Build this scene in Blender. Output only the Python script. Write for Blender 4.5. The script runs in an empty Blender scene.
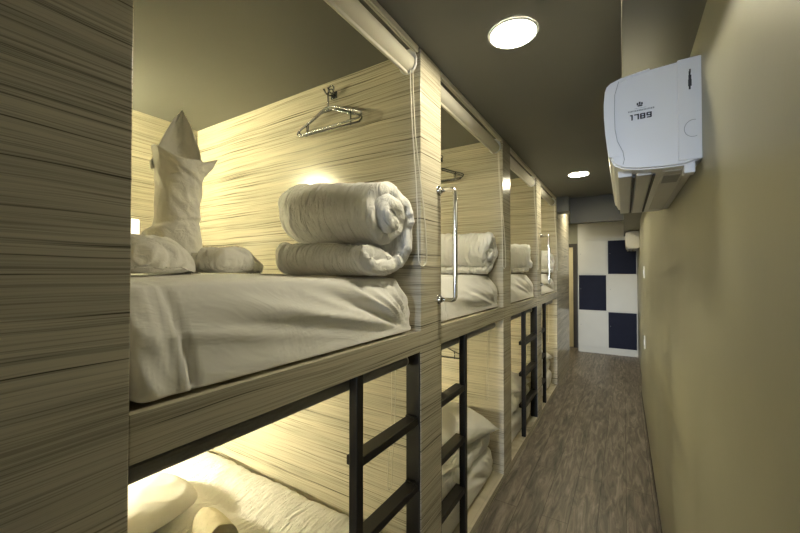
import bpy, bmesh, math, random
from mathutils import Vector, noise, Matrix
PI = math.pi
scene = bpy.context.scene
COL = scene.collection

# ------------------------------------------------------------------ dimensions
EYE = 1.52
HC = 2.50            # ceiling
FX = -0.747          # facade plane
BX = -2.51           # back wall of the bunks
RX = 0.172           # right wall
RX2 = 0.205          # right wall, far stretch
BAYS = [(0.292, 1.37), (1.575, 2.62), (2.825, 3.83), (4.04, 5.07)]
DIVS = [(0.05, 0.292), (1.37, 1.575), (2.62, 2.825), (3.83, 4.04)]
PLAT0, PLAT1 = 1.175, 1.265   # upper platform bottom, top
PLINTH = 0.06
ORD = ['nearest', 'second', 'third', 'fourth and last']

# ------------------------------------------------------------------ materials
def new_mat(name):
    m = bpy.data.materials.new(name); m.use_nodes = True
    nt = m.node_tree; b = nt.nodes['Principled BSDF']
    return m, nt, b

def N(nt, t, **kw):
    n = nt.nodes.new(t)
    for k, v in kw.items():
        if k in n.inputs: n.inputs[k].default_value = v
        else: setattr(n, k, v)
    return n

def L(nt, a, b): nt.links.new(a, b)

def ramp(nt, stops):
    r = nt.nodes.new('ShaderNodeValToRGB')
    e = r.color_ramp.elements
    while len(e) < len(stops): e.new(0.5)
    for k, (p, c) in enumerate(stops):
        e[k].position = p; e[k].color = (*c, 1)
    return r

def plain(name, col, rough=0.5, metal=0.0, var=0.06, vscale=6.0, bump=0.0, bscale=200.0, spec=0.5):
    m, nt, b = new_mat(name)
    pos = N(nt, 'ShaderNodeNewGeometry')
    n = N(nt, 'ShaderNodeTexNoise', Scale=vscale, Detail=4.0)
    L(nt, pos.outputs['Position'], n.inputs['Vector'])
    r = ramp(nt, [(0.3, tuple(c * (1 - var) for c in col)), (0.7, tuple(min(1, c * (1 + var)) for c in col))])
    L(nt, n.outputs['Fac'], r.inputs['Fac']); L(nt, r.outputs['Color'], b.inputs['Base Color'])
    b.inputs['Roughness'].default_value = rough; b.inputs['Metallic'].default_value = metal
    b.inputs['Specular IOR Level'].default_value = spec
    if bump:
        n2 = N(nt, 'ShaderNodeTexNoise', Scale=bscale, Detail=3.0)
        L(nt, pos.outputs['Position'], n2.inputs['Vector'])
        bp = N(nt, 'ShaderNodeBump', Strength=bump, Distance=0.002)
        L(nt, n2.outputs['Fac'], bp.inputs['Height']); L(nt, bp.outputs['Normal'], b.inputs['Normal'])
    return m

def wood_laminate(name, light, mid, dark, rough=0.21):
    m, nt, b = new_mat(name)
    g = N(nt, 'ShaderNodeNewGeometry')
    low = N(nt, 'ShaderNodeTexNoise', Scale=1.0, Detail=2.0)
    mp0 = N(nt, 'ShaderNodeVectorMath', operation='MULTIPLY'); mp0.inputs[1].default_value = (1.6, 1.6, 4.0)
    L(nt, g.outputs['Position'], mp0.inputs[0]); L(nt, mp0.outputs[0], low.inputs['Vector'])
    wob = N(nt, 'ShaderNodeMath', operation='MULTIPLY'); wob.inputs[1].default_value = 0.028
    L(nt, low.outputs['Fac'], wob.inputs[0])
    off = N(nt, 'ShaderNodeCombineXYZ'); L(nt, wob.outputs[0], off.inputs['Z'])
    add = N(nt, 'ShaderNodeVectorMath', operation='ADD')
    L(nt, g.outputs['Position'], add.inputs[0]); L(nt, off.outputs[0], add.inputs[1])
    def streak(sv, detail, stops):
        mp = N(nt, 'ShaderNodeVectorMath', operation='MULTIPLY'); mp.inputs[1].default_value = sv
        L(nt, add.outputs[0], mp.inputs[0])
        n = N(nt, 'ShaderNodeTexNoise', Scale=1.0, Detail=detail, Roughness=0.6)
        L(nt, mp.outputs[0], n.inputs['Vector'])
        r = ramp(nt, stops); L(nt, n.outputs['Fac'], r.inputs['Fac']); return r
    a = streak((1.1, 1.1, 165.0), 3.0, [(0.31, dark), (0.39, mid), (0.50, light)])
    f = streak((2.2, 2.2, 340.0), 2.0, [(0.36, (0.55,) * 3), (0.50, (1.0,) * 3)])
    w = streak((0.8, 0.8, 16.0), 2.0, [(0.35, (0.82,) * 3), (0.65, (1.0,) * 3)])
    x = N(nt, 'ShaderNodeMix', data_type='RGBA', blend_type='MULTIPLY'); x.inputs['Factor'].default_value = 0.75
    L(nt, a.outputs['Color'], x.inputs['A']); L(nt, f.outputs['Color'], x.inputs['B'])
    y = N(nt, 'ShaderNodeMix', data_type='RGBA', blend_type='MULTIPLY'); y.inputs['Factor'].default_value = 1.0
    L(nt, x.outputs['Result'], y.inputs['A']); L(nt, w.outputs['Color'], y.inputs['B'])
    L(nt, y.outputs['Result'], b.inputs['Base Color'])
    b.inputs['Roughness'].default_value = rough
    b.inputs['Specular IOR Level'].default_value = 0.4
    return m

def floor_mat():
    m, nt, b = new_mat('floor_planks')
    g = N(nt, 'ShaderNodeNewGeometry')
    mp = N(nt, 'ShaderNodeMapping'); mp.inputs['Rotation'].default_value = (0, 0, PI / 2)
    L(nt, g.outputs['Position'], mp.inputs['Vector'])
    br = N(nt, 'ShaderNodeTexBrick', Scale=1.0); br.inputs['Brick Width'].default_value = 1.2
    br.inputs['Row Height'].default_value = 0.15; br.inputs['Mortar Size'].default_value = 0.0022
    br.inputs['Color1'].default_value = (0.85, 0.85, 0.85, 1); br.inputs['Color2'].default_value = (1.0, 1.0, 1.0, 1)
    br.inputs['Mortar'].default_value = (0.35, 0.33, 0.3, 1)
    L(nt, mp.outputs[0], br.inputs['Vector'])
    v = N(nt, 'ShaderNodeVectorMath', operation='MULTIPLY'); v.inputs[1].default_value = (26, 3.2, 1)
    L(nt, g.outputs['Position'], v.inputs[0])
    n = N(nt, 'ShaderNodeTexNoise', Scale=1.0, Detail=6.0, Roughness=0.65, Distortion=1.2)
    L(nt, v.outputs[0], n.inputs['Vector'])
    r = ramp(nt, [(0.3, (0.055, 0.045, 0.036)), (0.5, (0.18, 0.15, 0.12)), (0.70, (0.36, 0.31, 0.25))])
    L(nt, n.outputs['Fac'], r.inputs['Fac'])
    x = N(nt, 'ShaderNodeMix', data_type='RGBA', blend_type='MULTIPLY'); x.inputs['Factor'].default_value = 1.0
    L(nt, r.outputs['Color'], x.inputs['A']); L(nt, br.outputs['Color'], x.inputs['B'])
    L(nt, x.outputs['Result'], b.inputs['Base Color'])
    b.inputs['Roughness'].default_value = 0.42
    return m

def cloth(name, col, bump=0.35, s=14.0, rough=0.9, stretch=(1, 1, 1)):
    m, nt, b = new_mat(name)
    tc = N(nt, 'ShaderNodeTexCoord')
    v = N(nt, 'ShaderNodeVectorMath', operation='MULTIPLY'); v.inputs[1].default_value = stretch
    L(nt, tc.outputs['Object'], v.inputs[0])
    n = N(nt, 'ShaderNodeTexNoise', Scale=s, Detail=4.0, Roughness=0.5, Distortion=0.6)
    L(nt, v.outputs[0], n.inputs['Vector'])
    bp = N(nt, 'ShaderNodeBump', Strength=bump, Distance=0.03)
    L(nt, n.outputs['Fac'], bp.inputs['Height']); L(nt, bp.outputs['Normal'], b.inputs['Normal'])
    n2 = N(nt, 'ShaderNodeTexNoise', Scale=5.0); L(nt, tc.outputs['Object'], n2.inputs['Vector'])
    r = ramp(nt, [(0.3, tuple(c * 0.97 for c in col)), (0.7, col)])
    L(nt, n2.outputs['Fac'], r.inputs['Fac']); L(nt, r.outputs['Color'], b.inputs['Base Color'])
    b.inputs['Roughness'].default_value = rough
    b.inputs['Specular IOR Level'].default_value = 0.15
    return m

def emit(name, col, strength):
    m, nt, b = new_mat(name)
    b.inputs['Base Color'].default_value = (*col, 1)
    b.inputs['Emission Color'].default_value = (*col, 1)
    b.inputs['Emission Strength'].default_value = strength
    n = N(nt, 'ShaderNodeTexNoise', Scale=3.0)
    r = ramp(nt, [(0.0, tuple(c * 0.97 for c in col)), (1.0, col)])
    L(nt, n.outputs['Fac'], r.inputs['Fac']); L(nt, r.outputs['Color'], b.inputs['Emission Color'])
    return m

WARM = (1.0, 0.88, 0.43)
DOWN = (1.0, 0.91, 0.65)
M = dict(
    wood=wood_laminate('zebra_laminate', (0.63, 0.58, 0.455), (0.48, 0.44, 0.345), (0.115, 0.103, 0.08)),
    floor=floor_mat(),
    ceil=plain('ceiling_paint', (0.140, 0.141, 0.130), 0.55, var=0.03, vscale=2),
    wall=plain('olive_wall_paint', (0.315, 0.308, 0.228), 0.42, var=0.05, vscale=3, bump=0.08, bscale=60),
    beam=plain('beam_paint', (0.085, 0.082, 0.068), 0.55, var=0.03, vscale=2),
    soffit=plain('soffit_paint', (0.16, 0.154, 0.122), 0.5, var=0.03, vscale=2),
    sheet=cloth('white_sheet', (0.88, 0.87, 0.86), 0.5, 6.0, stretch=(1, 0.6, 1.3)),
    duvet=cloth('white_duvet', (0.91, 0.905, 0.90), 0.85, 16.0, stretch=(3.6, 0.7, 0.7)),
    towel=cloth('white_towel', (0.85, 0.83, 0.78), 0.30, 30.0),
    towelbeige=cloth('cream_towel', (0.62, 0.56, 0.42), 0.30, 30.0),
    black=plain('black_powder_coat', (0.010, 0.009, 0.008), 0.4, var=0.2, vscale=20, spec=0.35),
    chrome=plain('chrome', (0.78, 0.77, 0.74), 0.13, 1.0, var=0.03),
    darkchrome=plain('dark_chrome', (0.20, 0.205, 0.22), 0.25, 1.0, var=0.1, vscale=60),
    white=plain('white_plastic', (0.80, 0.81, 0.83), 0.32, var=0.02),
    cassette=plain('cream_blind_metal', (0.74, 0.71, 0.62), 0.35, var=0.02),
    fabric=plain('blind_fabric', (0.70, 0.67, 0.58), 0.8, var=0.03, bump=0.3, bscale=900),
    greyrail=plain('grey_rail', (0.21, 0.215, 0.23), 0.4, var=0.05),
    acwhite=plain('ac_white_plastic', (0.82, 0.83, 0.86), 0.28, var=0.015),
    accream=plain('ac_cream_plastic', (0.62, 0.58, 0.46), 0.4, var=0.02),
    acgrey=plain('ac_grey_vane', (0.60, 0.60, 0.60), 0.35, var=0.03),
    acedge=plain('ac_seam', (0.30, 0.31, 0.34), 0.5, var=0.03),
    ink=plain('black_ink', (0.015, 0.015, 0.02), 0.5, var=0.05),
    lockerwhite=plain('locker_white', (0.61, 0.59, 0.51), 0.5, var=0.02),
    navy=plain('locker_navy', (0.013, 0.015, 0.030), 0.75, spec=0.2, var=0.08),
    doorcream=plain('door_cream', (0.80, 0.70, 0.46), 0.45, var=0.04),
    darkframe=plain('dark_frame', (0.05, 0.042, 0.032), 0.4, var=0.1),
    nightlight=emit('night_light_glow', (1.0, 0.93, 0.72), 1.2),
    lamp=emit('bunk_lamp_glow', (1.0, 0.91, 0.52), 265.0),
    lamplow=emit('lower_bunk_lamp_glow', (1.0, 0.92, 0.60), 400.0),
    down=emit('downlight_glow', DOWN, 112.0),
)

# ------------------------------------------------------------------ mesh helpers
def link(name, bm, mat, root=None, smooth=False):
    """bm is in world coordinates; root (object or None) becomes its parent"""
    me = bpy.data.meshes.new(name)
    if root is not None:
        bm.transform(Matrix.Translation(-root_loc(root)))
    bmesh.ops.recalc_face_normals(bm, faces=bm.faces)
    bm.to_mesh(me); bm.free()
    if smooth:
        for p in me.polygons: p.use_smooth = True
    me.materials.append(M[mat] if isinstance(mat, str) else mat)
    o = bpy.data.objects.new(name, me); COL.objects.link(o)
    if root is not None: o.parent = root
    return o

def root_loc(o):
    v = Vector(o.location)
    while o.parent: o = o.parent; v += Vector(o.location)
    return v

def empty(name, loc, label, cat, group=None):
    o = bpy.data.objects.new(name, None); COL.objects.link(o)
    o.location = loc; o.empty_display_size = 0.05
    return tag(o, label, cat, group)

def tag(o, label, cat, group=None):
    o['label'] = label; o['category'] = cat
    if group: o['group'] = group
    return o

def struct(o):
    o['kind'] = 'structure'; return o

def solo(name, bm, mat, loc, label, cat, group=None, smooth=False):
    """thing that is one mesh, origin at loc"""
    me = bpy.data.meshes.new(name)
    bm.transform(Matrix.Translation(-Vector(loc)))
    bmesh.ops.recalc_face_normals(bm, faces=bm.faces)
    bm.to_mesh(me); bm.free()
    if smooth:
        for p in me.polygons: p.use_smooth = True
    me.materials.append(M[mat])
    o = bpy.data.objects.new(name, me); COL.objects.link(o); o.location = loc
    return tag(o, label, cat, group)

def box(x0, x1, y0, y1, z0, z1, bev=0.0, seg=2, bm=None):
    b = bmesh.new()
    bmesh.ops.create_cube(b, size=1)
    for v in b.verts:
        v.co = Vector(((x0 + x1) / 2 + v.co.x * (x1 - x0), (y0 + y1) / 2 + v.co.y * (y1 - y0), (z0 + z1) / 2 + v.co.z * (z1 - z0)))
    if bev:
        bmesh.ops.bevel(b, geom=list(b.edges), offset=bev, segments=seg, affect='EDGES', profile=0.5)
    return merge(bm, b)

def merge(a, b):
    if a is None: return b
    me = bpy.data.meshes.new('tmp'); b.to_mesh(me); b.free(); a.from_mesh(me); bpy.data.meshes.remove(me)
    return a

def tube(pts, r, n=10, bm=None, closed=False, caps=True):
    b = bmesh.new(); pts = [Vector(p) for p in pts]; K = len(pts)
    rings = []; up = None
    for i, p in enumerate(pts):
        if closed: t = pts[(i + 1) % K] - pts[i - 1]
        else: t = pts[min(i + 1, K - 1)] - pts[max(i - 1, 0)]
        t.normalize()
        if up is None: up = t.orthogonal().normalized()
        up = (up - t * up.dot(t)).normalized(); s = t.cross(up)
        rings.append([b.verts.new(p + (up * math.cos(2 * PI * k / n) + s * math.sin(2 * PI * k / n)) * r) for k in range(n)])
    for i in range(K if closed else K - 1):
        A, B = rings[i], rings[(i + 1) % K]
        for k in range(n): b.faces.new((A[k], A[(k + 1) % n], B[(k + 1) % n], B[k]))
    if caps and not closed: b.faces.new(rings[0][::-1]); b.faces.new(rings[-1])
    return merge(bm, b)

def cyl(c, axis, r, h, n=32, r2=None, bm=None):
    """cylinder from c along axis ('x','y','z') by h"""
    b = bmesh.new()
    bmesh.ops.create_cone(b, cap_ends=True, segments=n, radius1=r, radius2=r if r2 is None else r2, depth=abs(h))
    for v in b.verts: v.co.z += abs(h) / 2
    if h < 0:
        for v in b.verts: v.co.z = -v.co.z
    if axis == 'x': b.transform(Matrix(((0, 0, 1, 0), (0, 1, 0, 0), (-1, 0, 0, 0), (0, 0, 0, 1))))
    if axis == 'y': b.transform(Matrix(((1, 0, 0, 0), (0, 0, 1, 0), (0, -1, 0, 0), (0, 0, 0, 1))))
    b.transform(Matrix.Translation(c))
    return merge(bm, b)

def extrude_profile(prof, axis, a0, a1, bm=None):
    """closed profile, extruded along axis 'y' (profile x,z) or 'x' (profile y,z)"""
    b = bmesh.new()
    f = (lambda p, a: (p[0], a, p[1])) if axis == 'y' else (lambda p, a: (a, p[0], p[1]))
    A = [b.verts.new(f(p, a0)) for p in prof]; B = [b.verts.new(f(p, a1)) for p in prof]
    n = len(prof)
    for k in range(n): b.faces.new((A[k], A[(k + 1) % n], B[(k + 1) % n], B[k]))
    b.faces.new(A[::-1]); b.faces.new(B)
    return merge(bm, b)

def catmull(P, n):
    P = [Vector(p) for p in P]; out = []
    Q = [2 * P[0] - P[1]] + P + [2 * P[-1] - P[-2]]
    for i in range(1, len(Q) - 2):
        for k in range(n):
            t = k / n; p0, p1, p2, p3 = Q[i - 1], Q[i], Q[i + 1], Q[i + 2]
            out.append(0.5 * ((2 * p1) + (p2 - p0) * t + (2 * p0 - 5 * p1 + 4 * p2 - p3) * t * t + (3 * p1 - p0 - 3 * p2 + p3) * t ** 3))
    out.append(P[-1]); return out

def soft_box(c, half, rad, res, disp=None):
    """rounded, finely gridded box; disp(p, nrm, u) gives an offset vector; p local to centre"""
    b = bmesh.new(); key = {}
    nx, ny, nz = res
    cnt = (nx, ny, nz)
    def vert(i, j, k):
        q = (i, j, k)
        if q in key: return key[q]
        p = Vector(((2 * i / nx - 1) * half[0], (2 * j / ny - 1) * half[1], (2 * k / nz - 1) * half[2]))
        inner = Vector([max(-(half[a] - rad), min(half[a] - rad, p[a])) for a in range(3)])
        dd = p - inner
        nrm = dd.normalized() if dd.length > 1e-9 else Vector((0, 0, 1))
        # soften the corner with an even radius
        pos = inner + nrm * rad if dd.length > 1e-9 else p
        if disp: pos = pos + disp(pos, nrm)
        key[q] = b.verts.new(pos + Vector(c)); return key[q]
    for a in range(3):
        u, w = [(1, 2), (0, 2), (0, 1)][a]
        for s in (0, cnt[a]):
            for i in range(cnt[u]):
                for j in range(cnt[w]):
                    vs = []
                    for di, dj in ((0, 0), (1, 0), (1, 1), (0, 1)):
                        q = [0, 0, 0]; q[a] = s; q[u] = i + di; q[w] = j + dj
                        vs.append(vert(*q))
                    b.faces.new(vs)
    return b

def nz(p, s=1.0, seed=0.0):
    return noise.noise(Vector((p[0] * s + seed * 7.3, p[1] * s - seed * 3.1, p[2] * s + seed)))

def ridge(p, s, seed=0.0):
    return 1 - 2 * abs(nz(p, s, seed))

def smooth01(x):
    x = max(0.0, min(1.0, x)); return x * x * (3 - 2 * x)

# ------------------------------------------------------------------ setting
struct(link('floor', box(-2.75, 0.5, -6.0, 8.6, -0.1, 0.0), 'floor'))
struct(link('ceiling', box(-2.75, 0.5, -6.0, 8.6, HC, HC + 0.1), 'ceil'))
struct(link('wall_right', box(RX, RX + 0.2, -6.0, 5.4, 0, HC), 'wall'))
struct(link('wall_right_far', box(RX2, RX2 + 0.2, 5.4, 8.6, 0, HC), 'wall'))
struct(link('wall_back', box(-2.75, 0.5, 8.1, 8.3, 0, HC), 'wall'))
struct(link('wall_left', box(BX - 0.1, BX, -6.0, 5.3, 0, HC), 'wood'))
struct(link('wall_left_near', box(BX, FX, -6.0, 0.05, 0, HC), 'wood'))
struct(link('wall_left_far', box(BX, FX, 5.07, 6.3, 0, HC), 'wood'))
# passage left of the end lockers
struct(link('wall_passage', box(-2.0, -1.9, 6.3, 8.1, 0, HC), 'wall'))
# soffit along the right wall, and the cross beam
struct(link('trim_1', box(-0.001, RX2, 0.62, 7.68, 2.163, HC, 0.004), 'soffit'))
struct(link('trim_2', box(-0.60, -0.001, 5.24, 5.34, 2.165, HC), 'beam'))
struct(link('trim_3', box(FX, -0.60, 5.10, 5.34, 2.31, HC), 'ceil'))
struct(link('baseboard_right', box(RX - 0.006, RX, -6.0, 5.4, 0, 0.05), 'darkframe'))

# far door in the passage
dr = bpy.data.objects.new('door_1', None); COL.objects.link(dr); dr.location = (-1.25, 8.1, 0); struct(dr)
link('door_leaf', box(-1.62, -0.875, 8.06, 8.10, 0.005, 2.02, 0.003), 'doorcream', dr)
fr = box(-0.875, -0.80, 8.03, 8.10, 0, 2.09); box(-1.70, -1.62, 8.03, 8.10, 0, 2.09, bm=fr); box(-1.62, -0.875, 8.03, 8.10, 2.02, 2.09, bm=fr)
link('door_frame', fr, 'darkframe', dr)

# ------------------------------------------------------------------ bunks: dividers, platforms, plinths
div_lab = ['tall zebra-grain laminate divider post filling the near left edge beside the first bunk',
           'zebra-grain divider post between first and second bunk bays, carrying the bigger-looking chrome handle',
           'zebra-grain divider post between second and third bunk bays, without a handle',
           'zebra-grain divider post between third and fourth bunk bays, carrying the far small handle']
for i, (y0, y1) in enumerate(DIVS):
    solo('bunk_divider', box(BX, FX, y0, y1, 0, HC, 0.0025), 'wood', (FX, (y0 + y1) / 2, 0), div_lab[i], 'bunk divider', 'laminate bunk dividers')
for i, (y0, y1) in enumerate(BAYS):
    r = empty('bunk_platform', (FX, (y0 + y1) / 2, PLAT0), f'laminate upper bunk platform with front beam, in the {ORD[i]} bunk bay', 'bunk platform', 'upper bunk platforms')
    link('deck', box(BX, FX - 0.022, y0, y1, PLAT0 + 0.01, PLAT1 - 0.004), 'wood', r)
    link('front_beam', box(FX - 0.022, FX - 0.001, y0, y1, PLAT0, PLAT1, 0.0015), 'wood', r)
    r = empty('bunk_plinth', (FX, (y0 + y1) / 2, 0), f'low laminate plinth under the lower bed of the {ORD[i]} bunk bay', 'bunk base', 'lower bunk plinths')
    link('deck', box(BX, FX - 0.02, y0, y1, 0.0, PLINTH), 'wood', r)
    link('kick_board', box(FX - 0.02, FX - 0.001, y0, y1, 0.0, PLINTH, 0.0015), 'wood', r)

# ------------------------------------------------------------------ mattresses
def mattress(bay, upper):
    y0, y1 = BAYS[bay]
    seed = bay * 2.0 + (0 if upper else 5)
    zb = PLAT1 if upper else PLINTH
    ht = 0.238 if upper else 0.21
    xf = FX - 0.019 if upper else FX - 0.068
    X0, X1 = BX + 0.02, xf - 0.006
    Y0, Y1 = y0 + 0.012, y1 - 0.03
    half = ((X1 - X0) / 2, (Y1 - Y0) / 2, ht / 2)
    c = ((X0 + X1) / 2, (Y0 + Y1) / 2, zb + ht / 2)
    fy = half[1] - 0.03; fz = -half[2]              # the point the front folds fan out from
    def disp(p, n):
        o = Vector((0, 0, 0))
        front = smooth01((p.x - half[0] + 0.06) / 0.05)
        upl = max(0.0, min(1.0, (p.z + half[2]) / (2 * half[2]))); up = smooth01(upl)
        # crown of the top
        if p.z > 0 and upper:
            o.z += 0.014 * (1 - (p.y / half[1]) ** 2) * smooth01((half[0] - p.x) / 0.6) - 0.004
            o.z += 0.004 * nz(p, 5, seed)
        if upper: o.x -= 0.075 * upl ** 1.3 * smooth01((p.x + half[0]) / 1.2)     # the sheet slopes in towards the top
        # folds that fan over the front face from its far lower corner
        dy, dz = fy - p.y, p.z - fz
        ang = math.atan2(dz, dy + 0.02); d = math.hypot(dy, dz)
        w = front * math.sin(PI * min(1, max(0, up))) ** 0.8
        fan = ridge(Vector((ang * 3.4, d * 0.45, seed)), 1.0, seed)
        o.x += w * 0.042 * (fan - 0.25) * smooth01(d / 0.22) * (0.3 + 0.7 * smooth01((half[1] + p.y - 0.1) / 0.3))
        o.x += w * 0.015 * ridge(Vector((ang * 8, d * 1.4, 3.3)), 1.0, seed + 2)
        # tucked fold (hospital corner) towards the near end
        yf = -half[1] + 0.070 + 0.03 * (1 - up)
        o.x += front * (0.010 * math.exp(-((p.y - yf) / 0.009) ** 2) - 0.016 * math.exp(-((p.y - yf - 0.014) / 0.009) ** 2)) * (1 - 0.45 * up)
        near = smooth01((yf - p.y) / 0.05)
        o.x += front * near * 0.016 * ridge(Vector((p.y * 7 + p.z * 2.2, p.z * 1.0, 1.0)), 3.0, seed)
        o.x = min(o.x, 0.016 + (o.x - 0.016) * 0.2)
        if p.z < -half[2] + 0.02: o.z = 0; 
        o.x *= smooth01((p.z + half[2]) / 0.03) * 0.8 + 0.2
        if n.z < -0.01 and p.x > half[0] - 0.05: o.x += (half[0] - p.x) * 0.9
        return o
    bm = soft_box(c, half, 0.026 if upper else 0.05, (26, 110, 26), disp)
    where = 'upper' if upper else 'lower'
    extra = {(0, True): 'below the rolled duvet and standing towels', (1, True): 'behind the chrome handle', (2, True): 'beyond the plain second post',
             (3, True): 'behind the far handle', (0, False): 'under the brightly lit quilt', (1, False): 'under the pointed pillow',
             (2, False): 'behind the third ladder', (3, False): 'behind the fourth ladder'}[(bay, upper)]
    return solo('mattress', bm, 'sheet', (c[0], c[1], zb), f'white sheeted {where} mattress in the {ORD[bay]} bunk bay, {extra}', 'mattress', f'{where} bunk mattresses', True)
for i in range(4):
    mattress(i, True); mattress(i, False)

# ------------------------------------------------------------------ rolled duvets
def roll_path():
    P = []
    c = (0.006, 0.232)
    turns = 2.25; n = 16
    for k in range(int(turns * n) + 1):
        t = k / (turns * n)
        r = 0.016 + (0.116 - 0.016) * t
        a = turns * 2 * PI * (1 - t) + 0.0               # ends at angle 0, running clockwise
        P.append((c[0] + r * math.cos(a) * 1.05, c[1] + r * math.sin(a)))
    P += [(0.128, 0.165), (0.124, 0.105), (0.098, 0.056), (0.045, 0.029), (-0.02, 0.026), (-0.085, 0.029), (-0.128, 0.052),
          (-0.118, 0.086), (-0.07, 0.092), (-0.01, 0.086), (0.035, 0.078)]
    return [Vector((p[0] * 1.08, p[1] * 1.03, 0)) for p in P]

def single_path():
    P = []; turns = 2.4; n = 16
    for k in range(int(turns * n) + 1):
        t = k / (turns * n); r = 0.016 + 0.108 * t; a = turns * 2 * PI * (1 - t) - 1.25
        P.append((r * math.cos(a) * 1.12, 0.158 + r * math.sin(a) * 1.04))
    x, z = P[-1]
    P += [(x - 0.06, 0.030), (x - 0.12, 0.031)]
    return [Vector((p[0], p[1], 0)) for p in P]

def duvet_mesh(seed, length=0.55, single=False):
    pts = catmull(single_path() if single else roll_path(), 4)
    # even spacing
    d = [0]
    for a, b in zip(pts, pts[1:]): d.append(d[-1] + (b - a).length)
    NS, NX = 190, 64
    mid = []
    j = 0
    for k in range(NS + 1):
        s = d[-1] * k / NS
        while j < len(d) - 2 and d[j + 1] < s: j += 1
        f = (s - d[j]) / max(1e-9, d[j + 1] - d[j]); mid.append(pts[j].lerp(pts[j + 1], f))
    b = bmesh.new(); G = {}
    for k in range(NS + 1):
        t = (mid[min(k + 1, NS)] - mid[max(k - 1, 0)]).normalized()
        nrm = Vector((t.y, -t.x, 0))
        s = d[-1] * k / NS
        es = min(1, math.sqrt(max(0.0, min(k, NS - k) / 7)))
        for i in range(NX + 1):
            u = i / NX
            x = -length * (0.5 - 0.5 * math.cos(PI * u)) * 0.35 - length * u * 0.65
            ex = math.sqrt(max(0, 1 - (1 - min(1, min(u, 1 - u) / 0.045)) ** 2))
            th = 0.057 * (0.22 + 0.78 * ex) * (0.25 + 0.75 * es)
            q = Vector((x * 36, s * 3.0, seed))
            wr = 0.0080 * ridge(q, 1.0, seed) + 0.006 * nz(Vector((x * 9, s * 5, 0)), 1, seed + 1)
            fr = math.exp(-min(u, 1 - u) / 0.12)
            wr += fr * 0.013 * ridge(Vector((x * 6, s * 17, 1.0)), 1.0, seed + 4)
            low = 0 if single else smooth01((k / NS - 0.62) / 0.1); x *= 1 - 0.07 * low
            xs = x + fr * 0.018 * nz(Vector((s * 6, u * 2, 0)), 1, seed + 9) + (0.024 * math.sin(s * 7.1 + seed) * (1 - u) ** 3) + fr * 0.013 * ridge(Vector((s * 15, 0.3, 2)), 1, seed + 6)
            for sd in (-1, 1):
                p = mid[k] + nrm * (sd * th / 2 + wr * 0.8)
                ww = Vector((x * 5, p.x * 7, p.y * 7)); p = p + Vector((nz(ww, 1, seed + 20), nz(ww, 1, seed + 30), 0)) * 0.009
                z = max(p.y * (1 + (0.04 if single else 0.17) * u), 0.0005)
                G[k, i, sd] = b.verts.new((xs, p.x, z))
    for k in range(NS):
        for i in range(NX):
            b.faces.new((G[k, i, 1], G[k + 1, i, 1], G[k + 1, i + 1, 1], G[k, i + 1, 1]))
            b.faces.new((G[k, i, -1], G[k, i + 1, -1], G[k + 1, i + 1, -1], G[k + 1, i, -1]))
        for i in (0, NX):
            b.faces.new((G[k, i, 1], G[k, i, -1], G[k + 1, i, -1], G[k + 1, i, 1]))
    for i in range(NX):
        for k in (0, NS):
            b.faces.new((G[k, i, 1], G[k, i + 1, 1], G[k, i + 1, -1], G[k, i, -1]))
    return b

MT = PLAT1 + 0.238
roll_lab = ['thick white duvet rolled up on the nearest upper bed, spiral end showing, under two hangers',
            'white rolled duvet on the upper bed behind the larger-looking chrome handle',
            'white rolled duvet on the upper bed of the third bay',
            'white rolled duvet on the last upper bed, behind the far handle']
for i in range(4):
    y1 = BAYS[i][1]
    bm = duvet_mesh(i * 1.7 + 0.3, 0.53 + 0.02 * (i % 2), i > 0)
    loc = Vector((FX - 0.045, y1 - 0.178, MT + 0.002))
    bm.transform(Matrix.Translation(loc))
    solo('rolled_duvet', bm, 'duvet', loc, roll_lab[i], 'duvet', 'rolled duvets on upper beds', True)

# ------------------------------------------------------------------ lower beds: quilts and pillows
def quilt(bay):
    y0, y1 = BAYS[bay]
    X0, X1 = BX + 0.05, FX - 0.078
    Y0, Y1 = y0 + 0.03, y1 - 0.035
    half = ((X1 - X0) / 2, (Y1 - Y0) / 2, 0.05)
    c = ((X0 + X1) / 2, (Y0 + Y1) / 2, PLINTH + 0.21 + 0.055)
    seed = 11 + bay * 3
    def disp(p, n):
        o = Vector((0, 0, 0))
        if p.z > -0.01:
            # wide lengthwise channels plus cross wrinkles that fan off them
            ch = abs(math.sin((p.y / 0.30 + 0.25) * PI)) ** 0.5
            o.z += 0.030 * ch - 0.018
            o.z += 0.020 * nz(Vector((p.x * 2.2, p.y * 2.2, 0)), 1, seed)
            o.z += 0.008 * ridge(Vector((p.x * 7 + p.y * 4, p.y * 2.5 - p.x * 1.5, 0)), 1, seed + 1)
            o.z += 0.006 * ridge(Vector((p.x * 15, p.y * 5, 0)), 1, seed + 3)
        fx = smooth01((p.x - half[0] + 0.1) / 0.1)
        o.x += fx * 0.012 * ridge(Vector((0, p.y * 6, p.z * 5)), 1, seed)
        o.y += 0.012 * nz(Vector((p.x * 4, 0, 0)), 1, seed + 2) * (abs(p.y) / half[1]) ** 6
        if p.z < 0: o.z = 0
        return o
    bm = soft_box(c, half, 0.045, (110, 64, 6), disp)
    lab = ['puffy white quilt spread over the nearest lower bed, brightly lit', 'white quilt spread on the second lower bed, under the pointed pillow',
           'white quilt on the third lower bed behind the third ladder', 'white quilt on the last lower bed beside the fourth ladder'][bay]
    return solo('quilt', bm, 'duvet', (c[0], c[1], c[2] - 0.05), lab, 'quilt', 'quilts on lower beds', True)

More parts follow.
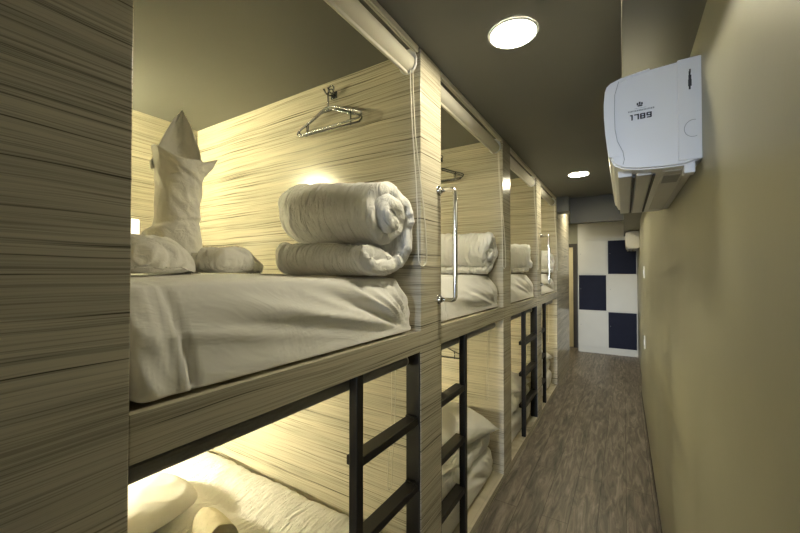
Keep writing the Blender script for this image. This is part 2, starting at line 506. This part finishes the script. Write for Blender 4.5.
def pillow_bm(hx, hy, hz, seed, rnd=0.0, n=40):
    b = bmesh.new(); G = {}
    for sd in (-1, 1):
        for i in range(n + 1):
            for j in range(n + 1):
                edge = i in (0, n) or j in (0, n)
                if edge and sd == 1: G[i, j, 1] = G[i, j, -1]; continue
                u, v = 2 * i / n - 1, 2 * j / n - 1
                pin = (1 - rnd * u * u * v * v) - 0.10 * (1 - v * v) * abs(u) ** 3; pin2 = (1 - rnd * u * u * v * v) - 0.12 * (1 - u * u) * abs(v) ** 3
                t = (max(0.0, (1 - abs(u) ** 2.4) * (1 - abs(v) ** 2.4))) ** 0.62
                z = sd * hz * t
                z += 0.010 * t * ridge(Vector((u * 2.2, v * 2.2, sd)), 1, seed) 
                G[i, j, sd] = b.verts.new((u * hx * pin, v * hy * pin2, z))
    for i in range(n):
        for j in range(n):
            b.faces.new([G[i + a, j + c, 1] for a, c in ((0, 0), (1, 0), (1, 1), (0, 1))])
            b.faces.new([G[i + a, j + c, -1] for a, c in ((0, 0), (0, 1), (1, 1), (1, 0))])
    return b

def pillow(loc, half, rot, seed, label, rnd=0.0):
    bm = pillow_bm(*half, seed, rnd)
    R = Matrix.Rotation(rot[2], 4, 'Z') @ Matrix.Rotation(rot[1], 4, 'Y') @ Matrix.Rotation(rot[0], 4, 'X')
    bm.transform(Matrix.Translation(loc) @ R)
    lo = min(v.co.z for v in bm.verts)
    return solo('pillow', bm, 'sheet', (loc[0], loc[1], lo), label, 'pillow', 'pillows on lower beds', True)
for i in range(4): quilt(i)
QT = PLINTH + 0.21 + 0.105
pillow((-1.90, 0.73, QT + 0.080), (0.26, 0.29, 0.07), (0, 0.0, 0.06), 1, 'white pillow lying on the nearest lower bed, brightly lit, behind the folded towel', 0.28)
pillow((-1.01, 2.28, QT + 0.120), (0.23, 0.31, 0.10), (-0.16, 0.18, -0.12), 2, 'white pillow with a pointed corner on the second lower bed, behind the second ladder')
pillow((-1.00, 3.50, QT + 0.097), (0.21, 0.29, 0.085), (-0.12, 0.12, 0.05), 3, 'white pillow on the third lower bed, seen past the third ladder')
pillow((-1.00, 4.76, QT + 0.097), (0.21, 0.27, 0.085), (-0.12, 0.12, -0.05), 4, 'white pillow on the last lower bed, right of the fourth ladder')

# ------------------------------------------------------------------ towels
def towel_sculpture():
    c = Vector((-1.53, 0.760, MT + 0.010))
    r = empty('towel_sculpture', c, 'tall standing white towel twisted upright with pointed petals on the nearest upper bed', 'towel')
    # twisted body
    prof = [(0.0, 0.100), (0.02, 0.108), (0.12, 0.106), (0.175, 0.100), (0.200, 0.083), (0.24, 0.081), (0.32, 0.081), (0.39, 0.083), (0.44, 0.090), (0.475, 0.096)]
    b = bmesh.new(); NH, NA = 90, 96; rings = []
    def rad(z):
        for (z0, r0), (z1, r1) in zip(prof, prof[1:]):
            if z <= z1: return r0 + (r1 - r0) * smooth01((z - z0) / (z1 - z0))
        return prof[-1][1]
    for i in range(NH + 1):
        z = 0.475 * i / NH; ring = []
        for k in range(NA):
            a = 2 * PI * k / NA
            sp = (a / (2 * PI) + z * 2.2 + 0.1) % 1.0         # spiral wrap edge
            rr = rad(z) * (1 + 0.10 * (1 - sp) - 0.05)
            rr += 0.0045 * ridge(Vector((math.cos(a) * 1.2, math.sin(a) * 1.2, z * 14 + a * 1.2)), 1, 3)
            rr += 0.003 * nz(Vector((math.cos(a), math.sin(a), z * 7)), 2.0, 5)
            zz = z + (0.030 * math.cos(a - 3.7) + 0.010 * math.sin(3 * a)) * smooth01((z - 0.34) / 0.13) - 0.02 * math.cos(a - 3.7) * smooth01((z - 0.1) / 0.06) * smooth01((0.26 - z) / 0.05)
            shl = 0.020 * smooth01((0.21 - z) / 0.03)
            lean = 0.02 * (z / 0.475)
            ring.append(b.verts.new(c + Vector((rr * math.cos(a) - lean * 0.2 - shl * 0.85, rr * math.sin(a) * 0.95 + lean * 0.1 - shl * 0.53, zz))))
        rings.append(ring)
    for A, B in zip(rings, rings[1:]):
        for k in range(NA): b.faces.new((A[k], A[(k + 1) % NA], B[(k + 1) % NA], B[k]))
    b.faces.new(rings[0][::-1])
    # inner lip so the rim has thickness
    inner = [b.verts.new(c + (v.co - c) * 1.0 - Vector(((v.co - c).x * 0.18, (v.co - c).y * 0.18, 0.01))) for v in rings[-1]]
    deep = [b.verts.new(c + Vector(((v.co - c).x * 0.7, (v.co - c).y * 0.7, 0.40))) for v in inner]
    for A, B in ((rings[-1], inner), (inner, deep)):
        for k in range(NA): b.faces.new((A[k], A[(k + 1) % NA], B[(k + 1) % NA], B[k]))
    b.faces.new(deep)
    link('twisted_body', b, 'towel', r, True)
    # petals: curved pointed leaves with thickness
    def petal(ang, w, h, z0, out, curl, r0=0.075, skew=0.0):
        bb = bmesh.new(); n1, n2 = 24, 14; G = {}
        er = Vector((math.cos(ang), math.sin(ang), 0)); et = Vector((-math.sin(ang), math.cos(ang), 0))
        for i in range(n1 + 1):
            t = i / n1
            ww = w * ((1 - t) ** 0.6) * (1 + 0.30 * math.sin(PI * t))
            for j in range(n2 + 1):
                u = 2 * j / n2 - 1
                base = c + er * (r0 + out * t * t - curl * u * u * (1 - 0.5 * t)) + et * (u * ww + skew * t ** 1.5) + Vector((0, 0, z0 + h * t - 0.02 * u * u))
                base += er * 0.012 * ridge(Vector((u * 1.6, t * 2.0, ang)), 1, 2)
                for sd in (-1, 1): G[i, j, sd] = bb.verts.new(base + er * (0.006 * sd * (1 - 0.5 * t)))
        for i in range(n1):
            for j in range(n2):
                for sd in (-1, 1):
                    f = [G[i + a, j + q, sd] for a, q in ((0, 0), (1, 0), (1, 1), (0, 1))]
                    bb.faces.new(f if sd > 0 else f[::-1])
            for j in (0, n2): bb.faces.new((G[i, j, 1], G[i + 1, j, 1], G[i + 1, j, -1], G[i, j, -1]))
        for j in range(n2):
            for i in (0, n1): bb.faces.new((G[i, j, 1], G[i, j + 1, 1], G[i, j + 1, -1], G[i, j, -1]))
        link('petal', bb, 'towel', r, True)
    petal(2.68, 0.080, 0.262, 0.42, -0.05, 0.050, skew=-0.010)
    petal(0.10, 0.062, 0.075, 0.40, 0.030, 0.045, 0.072, skew=0.095)
    petal(3.45, 0.070, 0.075, 0.43, -0.004, 0.035, 0.080, skew=0.015)
    return r
towel_sculpture()

def towel_lump(c, half, rot, seed, label, mat='towel', taper=1):
    def disp(p, n):
        fan = math.atan2(p.x, p.y + half[1] * 1.5)
        o = n * (0.010 * nz(p, 9, seed) + 0.012 * ridge(Vector((fan * 11, p.z * 9, 0)), 1, seed + 5) + 0.007 * ridge(Vector((p.x * 20 + p.y * 7, p.y * 5 - p.x * 3, p.z * 8)), 1, seed + 1))
        k = max(0.0, p.y / half[1] * taper); o.z -= 0.75 * (p.z + half[2]) * k ** 1.5; o.x -= 0.45 * p.x * k
        if p.z < -half[2] * 0.6: o.z = max(0, o.z)
        return o
    bm = soft_box((0, 0, 0), half, min(half) * 0.95, (44, 30, 20), disp)
    lo = min(v.co.z for v in bm.verts)
    bm.transform(Matrix.Translation(Vector(c) - Vector((0, 0, lo))) @ Matrix.Rotation(rot, 4, 'Z'))
    return solo('folded_towel', bm, mat, c, label, 'towel', 'folded towels', True)
towel_lump((-1.36, 0.595, MT + 0.008), (0.10, 0.12, 0.055), 0.30, 2, 'crumpled white towel left of the standing towel, partly behind the near post')
towel_lump((-1.36, 0.885, MT + 0.008), (0.085, 0.125, 0.042), 0.25, 4, 'low crumpled white towel lying right of the standing towel')
# folded towel on the lower bed
def peaked_towel():
    c = Vector((-1.50, 0.895, QT + 0.004))
    b = bmesh.new(); n1, n2 = 40, 26; G = {}
    for i in range(n1 + 1):
        t = i / n1
        for j in range(n2 + 1):
            a = PI * j / n2
            w = 0.070 * (1 - 0.55 * t ** 3); h = 0.120 * (1 - 0.35 * t) * (1 - t ** 10)
            w *= (1 - t ** 12)
            p = Vector((0.12 - 0.30 * t, -w * math.cos(a), h * max(0.0, math.sin(a)) ** 0.75))
            p += Vector((0, 0, 0.006 * ridge(Vector((t * 4, a * 1.1, 0)), 1, 6) * math.sin(a)))
            G[i, j] = b.verts.new(c + Matrix.Rotation(-0.25, 3, 'Z') @ p)
    for i in range(n1):
        for j in range(n2): b.faces.new((G[i, j], G[i + 1, j], G[i + 1, j + 1], G[i, j + 1]))
        b.faces.new((G[i, 0], G[i, n2], G[i + 1, n2], G[i + 1, 0]))
    b.faces.new([G[0, j] for j in range(n2 + 1)])
    bmesh.ops.remove_doubles(b, verts=b.verts, dist=1e-5)
    solo('folded_towel', b, 'towelbeige', c, 'cream folded towel with a peaked end on the nearest lower bed, at the bottom edge', 'towel', 'folded towels', True)
peaked_towel()

# ------------------------------------------------------------------ roller blinds
def blind_profile(x, z, s=1.0):
    """cassette outline in x,z; x = front face, z = top"""
    P = [(x, z), (x, z - 0.022 * s), (x - 0.006 * s, z - 0.024 * s), (x - 0.006 * s, z - 0.032 * s)]
    for k in range(13):
        a = PI * 0.35 - PI * 1.1 * k / 12
        P.append((x - 0.046 * s + 0.042 * s * math.cos(a), z - 0.066 * s + 0.040 * s * math.sin(a)))
    P += [(x - 0.088 * s, z - 0.03 * s), (x - 0.088 * s, z)]
    return P

def chain(root, x0, x1, y, ztop, zbot, h0, h1, drift, r=0.0021):
    """closed bead-chain loop: half spacing h0 at the top, h1 near the bottom"""
    n = 26; A = []; B = []
    zs = zbot + h1
    for k in range(n + 1):
        t = k / n; q = smooth01((t - 0.3) / 0.7)
        yc = y + drift * q; h = h0 + (h1 - h0) * q; z = ztop + (zs - ztop) * t; x = x0 + (x1 - x0) * smooth01(t * 1.5)
        A.append(Vector((x, yc - h, z))); B.append(Vector((x, yc + h, z)))
    C_ = [Vector((x1, y + drift - h1 * math.cos(PI * k / 10), zs - h1 * math.sin(PI * k / 10))) for k in range(1, 10)]
    link('pull_chain', tube(A + C_ + B[::-1], r, 6), 'cassette', root, True)

for i, (y0, y1) in enumerate(BAYS):
    # upper
    r = empty('roller_blind', (FX - 0.04, (y0 + y1) / 2, HC), f'cream roller blind with chain above the upper bed, {ORD[i]} bunk bay', 'roller blind', 'upper roller blinds')
    tr = box(FX - 0.034, FX - 0.004, y0 + 0.002, y1 - 0.010, HC - 0.005, HC)
    for xa in (FX - 0.012, FX - 0.024): box(xa, xa + 0.007, y0 + 0.002, y1 - 0.010, HC - 0.024, HC - 0.004, 0.001, bm=tr)
    link('track', tr, 'cassette', r)
    cx, cz = FX - 0.052, HC - 0.068
    link('rolled_fabric', cyl((cx, y0 + 0.004, cz), 'y', 0.037, y1 - y0 - 0.030, 40), 'fabric', r, True)
    pc = [(cx + 0.043 * math.cos(2 * PI * k / 28), cz + 0.043 * math.sin(2 * PI * k / 28)) for k in range(15, 28)]
    pc += [(cx + 0.043, cz + 0.02), (cx + 0.036, HC - 0.026), (cx + 0.020, HC - 0.006), (cx - 0.043, HC - 0.006)]
    link('end_cap', extrude_profile(pc, 'y', y1 - 0.026, y1 - 0.014), 'white', r)
    hem = box(cx - 0.006, cx + 0.006, y0 + 0.01, y1 - 0.03, cz - 0.049, cz - 0.034, 0.003)
    link('hem_bar', hem, 'cassette', r)
    chain(r, FX - 0.015, FX + 0.006, y1 - 0.052, HC - 0.115, 1.545, 0.011, 0.038, 0.058)
    # lower
    r = empty('roller_blind', (FX - 0.08, (y0 + y1) / 2, PLAT0), f'grey roller blind above the lower bed, {ORD[i]} bunk bay', 'roller blind', 'lower roller blinds')
    prof = blind_profile(FX - 0.045, PLAT0 + 0.0, 0.62)
    link('cassette', extrude_profile(prof, 'y', y0 + 0.02, y1 - 0.03), 'greyrail', r)
    link('end_cap', extrude_profile(prof, 'y', y1 - 0.03, y1 - 0.022), 'white', r)
    chain(r, FX - 0.085, FX - 0.085, y1 - 0.085, PLAT0 - 0.05, 0.62, 0.014, 0.016, -0.03, 0.0014)

# ------------------------------------------------------------------ ladders
def ladder(free_y, post_y, label):
    s = 1 if post_y > free_y else -1
    r = empty('bunk_ladder', (FX - 0.035, (free_y + post_y) / 2, PLINTH), label, 'ladder', 'black bunk ladders')
    link('rail', box(FX - 0.038, FX - 0.003, free_y - 0.0175, free_y + 0.0175, PLINTH, PLAT0, 0.003), 'black', r)
    ya, yb = sorted((post_y, post_y - s * 0.010))
    link('rail', box(FX - 0.068, FX - 0.003, ya, yb, PLINTH, PLAT0, 0.0015), 'black', r)
    ta, tb = sorted((free_y + s * 0.000, post_y - s * 0.010))
    for z in (0.895, 0.615, 0.335):
        t = link('tread', box(FX - 0.064, FX - 0.006, ta, tb, z - 0.032, z, 0.003), 'black', r)
        ba, bb = sorted((post_y - s * 0.010, post_y - s * 0.030))
        link('bracket', box(FX - 0.060, FX - 0.012, ba, bb, z, z + 0.008, 0.001), 'black', t)
    return r
ladder(0.955, 1.37, 'black steel ladder to the nearest upper bunk, left of the big handle post')
ladder(1.90, 1.575, 'black steel ladder in the second bunk bay, just right of the big handle post')
ladder(3.32, 3.83, 'black steel ladder in the third bunk bay, left of the far handle post')
ladder(4.30, 4.04, 'black steel ladder in the last bunk bay, right of the far handle post')

# ------------------------------------------------------------------ grab handles
def handle(y, label):
    r = empty('grab_handle', (FX, y, EYE), label, 'handle', 'chrome grab handles')
    zt, zb, p = EYE + 0.385, EYE - 0.130, 0.085
    x = FX + p
    pts = [(FX, y, zt), (x - 0.016, y, zt), (x - 0.005, y, zt - 0.005), (x, y, zt - 0.016)]
    pts += [(x, y, zt - 0.016 - (zt - zb - 0.032) * k / 6) for k in range(1, 7)]
    pts += [(x - 0.005, y, zb + 0.005), (x - 0.016, y, zb), (FX, y, zb)]
    link('bar', tube(pts, 0.0105, 16), 'chrome', r, True)
    for z in (zt, zb):
        f = cyl((FX - 0.001, y, z), 'x', 0.024, 0.007, 28); cyl((FX + 0.006, y, z), 'x', 0.022, 0.012, 28, 0.012, bm=f)
        link('flange', f, 'chrome', r, True)
handle(1.546, 'long chrome grab handle on the first divider post, the larger-looking one')
handle(4.00, 'chrome grab handle on the far divider post, the smaller-looking one')

# ------------------------------------------------------------------ hangers and hooks
def hanger_pts(xc, y, ztop, tilt=0.0):
    w = 0.205
    P = [(0, 0), (-0.035, -0.004), (-w * 0.6, -0.040), (-w + 0.02, -0.062), (-w - 0.006, -0.078), (-w + 0.006, -0.094), (-w + 0.03, -0.098),
         (0, -0.098), (w - 0.03, -0.098), (w - 0.006, -0.094), (w + 0.006, -0.078), (w - 0.02, -0.062), (w * 0.6, -0.040), (0.035, -0.004)]
    pp = catmull([(p[0], 0, p[1]) for p in P + [P[0]]], 5)[:-1]
    return [Vector((xc + p.x, y + tilt * p.x, ztop + p.z + 0.0)) for p in pp]
def hanger(xc, yw, z, off, tilt, label):
    y = yw - off
    r = empty('clothes_hanger', (xc, y, z - 0.1), label, 'hanger', 'clothes hangers')
    link('frame', tube(hanger_pts(xc, y, z - 0.088, tilt), 0.0042, 8, closed=True), 'darkchrome', r, True)
    hk = [(xc, y, z - 0.088), (xc, y, z - 0.02), (xc, y, z - 0.003)]
    for k in range(1, 9):
        a = PI * k / 8 * 1.15
        hk.append((xc + 0.018 - 0.018 * math.cos(a), y, z - 0.003 + 0.018 * math.sin(a)))
    link('hook', tube(hk, 0.0033, 8), 'darkchrome', r, True)
    for sx in (-0.145, 0.145):
        yy = y + tilt * sx
        link('notch', tube([(xc + sx, yy, z - 0.136), (xc + sx + 0.002, yy, z - 0.165), (xc + sx, yy, z - 0.193)], 0.0034, 8), 'darkchrome', r, True)
def wall_hook(xc, yw, z, label):
    r = empty('coat_hook', (xc, yw, z), label, 'hook', 'coat hooks')
    link('plate', box(xc - 0.02, xc + 0.02, yw - 0.005, yw, z - 0.018, z + 0.018, 0.002), 'darkchrome', r)
    for dx in (-0.012, 0.012):
        link('prong', tube([(xc + dx * 0.4, yw - 0.004, z), (xc + dx, yw - 0.03, z - 0.008), (xc + dx, yw - 0.052, z - 0.004), (xc + dx * 1.2, yw - 0.062, z + 0.012)], 0.0042, 8), 'darkchrome', r, True)
HX = -1.265
hang_where = [('on the wall above the nearest rolled duvet', 0, 0.905), ('in the second upper bunk, right of the big handle post', 1, 0.905)]
for txt, bay, z in hang_where:
    yw = BAYS[bay][1]; zz = EYE + z
    wall_hook(HX + 0.018, yw, zz - 0.006, f'small metal coat hook {txt}')
    hanger(HX, yw, zz, 0.028, 0.03, f'inner metal hanger {txt}')
    hanger(HX + 0.026, yw, zz, 0.052, -0.03, f'outer metal hanger {txt}')
yw = BAYS[1][1]
wall_hook(HX + 0.018, yw, 1.035, 'small metal coat hook in the second lower bunk, just under the platform')
hanger(HX, yw, 1.041, 0.03, 0.03, 'metal hanger in the second lower bunk, under the platform by the ladder')

# ------------------------------------------------------------------ bunk lamps
# a shallow lamp on the near divider of every bunk, by the head end, shining across the bed
for i, (y0, y1) in enumerate(BAYS):
    for up, z in ((True, 2.30), (False, 0.90)):
        r = empty('wall_lamp', (-2.37, y0, z), f"warm {'upper' if up else 'lower'} wall lamp at the back of the {ORD[i]} bunk bay", 'lamp', 'bunk lamps')
        hs = box(-2.48, -2.26, y0, y0 + 0.012, z - 0.07, z + 0.07)
        for q in ((-2.48, -2.47, z - 0.07, z + 0.07), (-2.27, -2.26, z - 0.07, z + 0.07), (-2.47, -2.27, z + 0.06, z + 0.07), (-2.47, -2.27, z - 0.07, z - 0.06)):
            box(q[0], q[1], y0 + 0.012, y0 + 0.045, q[2], q[3], bm=hs)
        link('housing', hs, 'white', r)
        link('diffuser', box(-2.47, -2.27, y0 + 0.012, y0 + 0.024, z - 0.06, z + 0.06), 'lamp' if up else 'lamplow', r)
r = empty('night_light', (BX, 0.86, EYE + 0.255), 'small glowing white box on the back wall, left of the standing towel', 'lamp')
link('back_plate', box(BX - 0.001, BX + 0.012, 0.70, 1.01, EYE + 0.19, EYE + 0.32, 0.002), 'white', r)
link('diffuser', box(BX + 0.012, BX + 0.05, 0.705, 1.005, EYE + 0.195, EYE + 0.315, 0.008, 2), 'nightlight', r)

# ------------------------------------------------------------------ downlights
dl = [(-0.38, 1.49, 'round recessed ceiling downlight, the larger and nearer of the two lit'), (-0.38, 4.0, 'small far round recessed ceiling downlight, before the cross beam'),
      (-0.52, 5.85, 'round recessed ceiling downlight beyond the cross beam'), (-1.25, 7.3, 'added unseen ceiling downlight brightening the far door in the side passage')]  # the passage one is added out of view to brighten the cream door
for x, y, lab in dl:
    r = empty('downlight', (x, y, HC), lab, 'ceiling light', 'recessed downlights')
    b = bmesh.new(); n = 48
    rings = [[b.verts.new((x + rr * math.cos(2 * PI * k / n), y + rr * math.sin(2 * PI * k / n), z)) for k in range(n)] for rr, z in ((0.098, HC - 0.0005), (0.097, HC - 0.005), (0.090, HC - 0.006), (0.088, HC - 0.0005))]
    for A, B in zip(rings, rings[1:]):
        for k in range(n): b.faces.new((A[k], A[(k + 1) % n], B[(k + 1) % n], B[k]))
    link('trim_ring', b, 'white', r, True)
    link('diffuser', cyl((x, y, HC - 0.0005), 'z', 0.089, -0.003, 48), 'down', r)

# ------------------------------------------------------------------ air conditioners
def digits(body, xc, y, z, w, h, st, gap, root):
    """squarish printed digits, one mesh per digit, facing -Y"""
    SEG = {'1': 'R', '7': 'TR', '8': 'TRLMB', '9': 'TRMBu'}
    wid = [w * 0.55 if ch == '1' else w for ch in body]
    x = xc - (sum(wid) + gap * (len(body) - 1)) / 2
    for ch, ww in zip(body, wid):
        bm = bmesh.new(); y0, y1 = y - 0.0004, y + 0.0004
        def bar(a, b, c, d): box(a, b, y0, y1, c, d, bm=bm)
        sg = SEG[ch]
        if 'T' in sg: bar(x + st * 0.3, x + ww, z + h - st, z + h)
        if 'M' in sg: bar(x + st * 0.3, x + ww, z + h * 0.5 - st / 2, z + h * 0.5 + st / 2)
        if 'B' in sg: bar(x + st * 0.3, x + ww - st * 0.3, z, z + st)
        if 'R' in sg: bar(x + ww - st * 1.25, x + ww, z + (st * 0.3 if ch != '1' and ch != '7' else 0), z + h - st * 0.3 * (ch != '1'))
        if 'L' in sg: bar(x, x + st * 1.25, z + st * 0.3, z + h - st * 0.3)
        if 'u' in sg: bar(x, x + st * 1.25, z + h * 0.5 - st * 0.3, z + h - st * 0.3)
        if ch == '1': bar(x, x + ww - st, z + h - st, z + h)
        link('printed_digit', bm, 'ink', root); x += ww + gap

def air_conditioner(wx, yn, yf, z0, z1, dep, label, detail, mat='acwhite'):
    r = empty('air_conditioner', (wx, (yn + yf) / 2, z0), label, 'air conditioner', 'wall air conditioners')
    h = z1 - z0
    wx += 0.0015
    def X(d): return wx - dep * d
    # outline (depth, height) of the whole body
    P = [(0, 1), (0.20, 0.995), (0.50, 0.985), (0.80, 0.955), (0.92, 0.925), (0.965, 0.895), (0.985, 0.85), (1.0, 0.72), (0.998, 0.58), (0.985, 0.42), (0.965, 0.28), (0.945, 0.18)]
    bot = [(0.90, 0.10), (0.80, 0.055), (0.62, 0.03), (0.40, 0.02), (0.18, 0.02), (0.0, 0.06)]
    pr = [(X(a), z0 + h * b) for a, b in P + bot]
    body = extrude_profile(pr, 'y', yn + 0.012, yf - 0.012)
    link('body', body, mat, r)
    # end cheeks
    for ya, yb in ((yn, yn + 0.012), (yf - 0.012, yf)):
        pc = [(X(a * 0.985), z0 + h * (0.012 + b * 0.976)) for a, b in P + bot]
        e = extrude_profile(pc, 'y', ya, yb)
        link('end_cheek', e, mat, r)
    # front cover: a curved shell wrapped over the front, proud of the body
    outer = [(X(a + 0.012) , z0 + h * b) for a, b in P[2:]]
    inner = [(X(a - 0.11 * smooth01((k) / 3) ), z0 + h * (b - (0.02 if k < 6 else 0))) for k, (a, b) in enumerate(P[2:])]
    shell = bmesh.new(); R = []
    for o_, i_ in zip(outer, inner):
        R.append([shell.verts.new((q[0], yy, q[1])) for q, yy in ((o_, yn - 0.003), (o_, yf + 0.003), (i_, yf + 0.003), (i_, yn - 0.003))])
    for A_, B_ in zip(R, R[1:]):
        for k in range(4): shell.faces.new((A_[k], A_[(k + 1) % 4], B_[(k + 1) % 4], B_[k]))
    shell.faces.new(R[0]); shell.faces.new(R[-1][::-1])
    fc = link('front_cover', shell, mat, r)
    # seam between front cover and cheek, and the vertical joint near the wall
    seam = [(X(a), yn - 0.0035, z0 + h * b) for a, b in [(0.84, 0.925), (0.885, 0.80), (0.89, 0.62), (0.885, 0.45), (0.86, 0.33), (0.80, 0.22), (0.785, 0.14), (0.80, 0.09)]]
    link('seam', tube(seam, 0.0007, 6), 'acedge', r)
    if detail:
        back = box(X(0.235), X(0.0) - 0.0005, yn - 0.003, yn + 0.001, z0 + h * 0.055, z0 + h * 0.995, 0.003)
        link('wall_bracket_cover', back, mat, r)
        arc = [(X(0.085) + 0.019 * math.cos(a), yn - 0.0032, z0 + h * 0.34 + 0.022 * math.sin(a)) for a in [PI * 0.42 + PI * 1.2 * k / 20 for k in range(21)]]
        link('knockout_ring', tube(arc, 0.0006, 6), 'acedge', r)
        xt = X(0.605)
        digits('1789', xt, yn - 0.0014, z0 + h * 0.515, 0.0120, 0.0150, 0.0028, 0.0024, r)
        mk = bmesh.new()                               # little crest above the number
        for k, hh in enumerate((0.006, 0.008, 0.006)):
            box(xt - 0.009 + k * 0.005, xt - 0.005 + k * 0.005, yn - 0.0012, yn - 0.0004, z0 + h * 0.655, z0 + h * 0.655 + hh, bm=mk)
        box(xt - 0.007, xt + 0.004, yn - 0.0012, yn - 0.0004, z0 + h * 0.640, z0 + h * 0.652, bm=mk)
        link('crest', mk, 'ink', r)
        ln = bmesh.new(); rnd = random.Random(4)
        xx = xt - 0.029
        while xx < xt + 0.028:
            w = rnd.uniform(0.0018, 0.0034); box(xx, xx + w, yn - 0.0011, yn - 0.0004, z0 + h * 0.595, z0 + h * 0.610, bm=ln); xx += w + 0.0011
        xx = xt - 0.014
        while xx < xt + 0.012:
            w = rnd.uniform(0.0014, 0.0022); box(xx, xx + w, yn - 0.0011, yn - 0.0004, z0 + h * 0.622, z0 + h * 0.626, bm=ln); xx += w + 0.0012
        link('fine_print', ln, 'acedge', r)
        sm = bmesh.new(); xs = X(0.115)
        for dz, w, hh in ((0.85, 0.004, 0.010), (0.82, 0.003, 0.013), (0.785, 0.006, 0.013), (0.73, 0.007, 0.017), (0.70, 0.003, 0.010)):
            box(xs - w / 2 + 0.001 * math.sin(dz * 60), xs + w / 2, yn - 0.0042, yn - 0.0030, z0 + h * dz, z0 + h * dz + hh, bm=sm)
        link('smudged_mark', sm, 'ink', r)
    # underside: outlet slots and vanes running along the unit
    zb = z0 + h * 0.02
    for d0, d1, ink, dz in ((0.66, 0.69, 'ink', -0.0015), (0.44, 0.47, 'ink', -0.0015)):
        link('slot', box(X(d1), X(d0), yn + 0.07, yf - 0.05, zb + dz - 0.002, zb + 0.006), ink, r)
    link('vane', box(X(0.86), X(0.70), yn + 0.055, yf - 0.04, zb - 0.003, zb + 0.016, 0.002), 'acgrey', r)
    link('vane', box(X(0.65), X(0.48), yn + 0.055, yf - 0.04, zb - 0.004, zb + 0.006, 0.002), 'acgrey', r)
    link('intake_grille', box(X(0.36), X(0.12), yn + 0.05, yf - 0.10, zb - 0.0025, zb + 0.003, 0.001), 'acgrey', r)
    if detail:
        fl = box(X(0.17), X(0.06), yn + 0.015, yn + 0.05, z0 - 0.014, z0 + 0.012, 0.002)
        fl.transform(Matrix.Translation((0, 0, 0)))
        link('corner_flap', fl, 'white', r)
        link('maker_sticker', box(X(0.34), X(0.16), yn + 0.10, yn + 0.20, zb - 0.0034, zb - 0.0024), 'acedge', r)
    return r
air_conditioner(RX, 1.185, 2.05, EYE + 0.275, EYE + 0.558, 0.217, 'large white wall air conditioner printed 1789 on its end, high on the olive wall', True)
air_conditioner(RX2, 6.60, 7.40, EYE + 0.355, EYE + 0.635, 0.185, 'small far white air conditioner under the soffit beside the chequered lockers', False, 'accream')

# ------------------------------------------------------------------ end lockers
r = empty('locker_cabinet', (-0.28, 7.9, 0), 'tall white locker wall with chequered white and navy doors at the corridor end', 'locker')
link('carcass', box(-0.755, RX2 - 0.003, 7.705, 8.10, 0, HC - 0.02), 'lockerwhite', r)
link('top_panel', box(-0.752, RX2 - 0.005, 7.69, 7.705, 2.115, HC - 0.022, 0.001), 'lockerwhite', r)
rows = [(0.115, 0.785), (0.792, 1.468), (1.475, 2.108)]
cols = [(-0.752, -0.272), (-0.265, 0.198)]
for ri, (z0, z1) in enumerate(rows):
    for ci, (x0, x1) in enumerate(cols):
        navy = (ri + ci) % 2 == 1
        m = 0.022 if navy else 0.0
        o = link('door', box(x0 + m * 0.6, x1 - m * 0.6, 7.690, 7.705, z0 + m * 0.4, z1 - m * 0.4, 0.002), 'navy' if navy else 'lockerwhite', r)
        o['label'] = 'navy blue locker door' if navy else 'white locker door'
        link('lock', cyl((x0 + 0.045, 7.690, (z0 + z1) / 2 + 0.07), 'y', 0.006, -0.003, 16), 'greyrail', o)

# ------------------------------------------------------------------ switches on the right wall
def switch(y, z, label):
    r = empty('light_switch', (RX, y, z), label, 'switch', 'wall switches')
    link('plate', box(RX - 0.007, RX, y - 0.045, y + 0.045, z - 0.06, z + 0.06, 0.002), 'white', r)
    link('rocker', box(RX - 0.011, RX - 0.006, y - 0.012, y + 0.012, z - 0.022, z + 0.022, 0.001), 'white', r)
switch(4.35, EYE + 0.0, 'upper white switch plate on the right wall')
switch(4.35, EYE - 0.70, 'lower white socket plate on the right wall')

# ------------------------------------------------------------------ camera, world, view
cam = bpy.data.cameras.new('camera'); co = bpy.data.objects.new('camera', cam); COL.objects.link(co)
cam.sensor_width = 36.0; cam.lens = 360 * 36.0 / 800; cam.clip_start = 0.02
co.location = (0, 0, EYE); co.rotation_euler = (math.radians(90 + 0.875), 0, math.radians(31.9))
scene.camera = co
w = bpy.data.worlds.new('world'); scene.world = w; w.use_nodes = True
bg = w.node_tree.nodes['Background']; bg.inputs['Color'].default_value = (0.54, 0.74, 1.0, 1); bg.inputs['Strength'].default_value = 2.6
sd = bpy.data.lights.new('daylight', 'SUN'); so = bpy.data.objects.new('daylight', sd); COL.objects.link(so)
sd.energy = 1.45; sd.angle = math.radians(8); sd.color = (0.80, 0.88, 1.0)      # daylight down the open end of the corridor
so.rotation_euler = Vector((0.0, 1.0, -0.05)).to_track_quat('-Z', 'Y').to_euler(); so.location = (-0.3, -6.5, 1.9)
vs = scene.view_settings; vs.view_transform = 'Standard'; vs.look = 'None'; vs.gamma = 1; vs.use_curve_mapping = False
vs.exposure = 0.55
scene.cycles.use_denoising = True
scene.cycles.max_bounces = 10; scene.cycles.diffuse_bounces = 6
scene.cycles.sample_clamp_indirect = 8.0
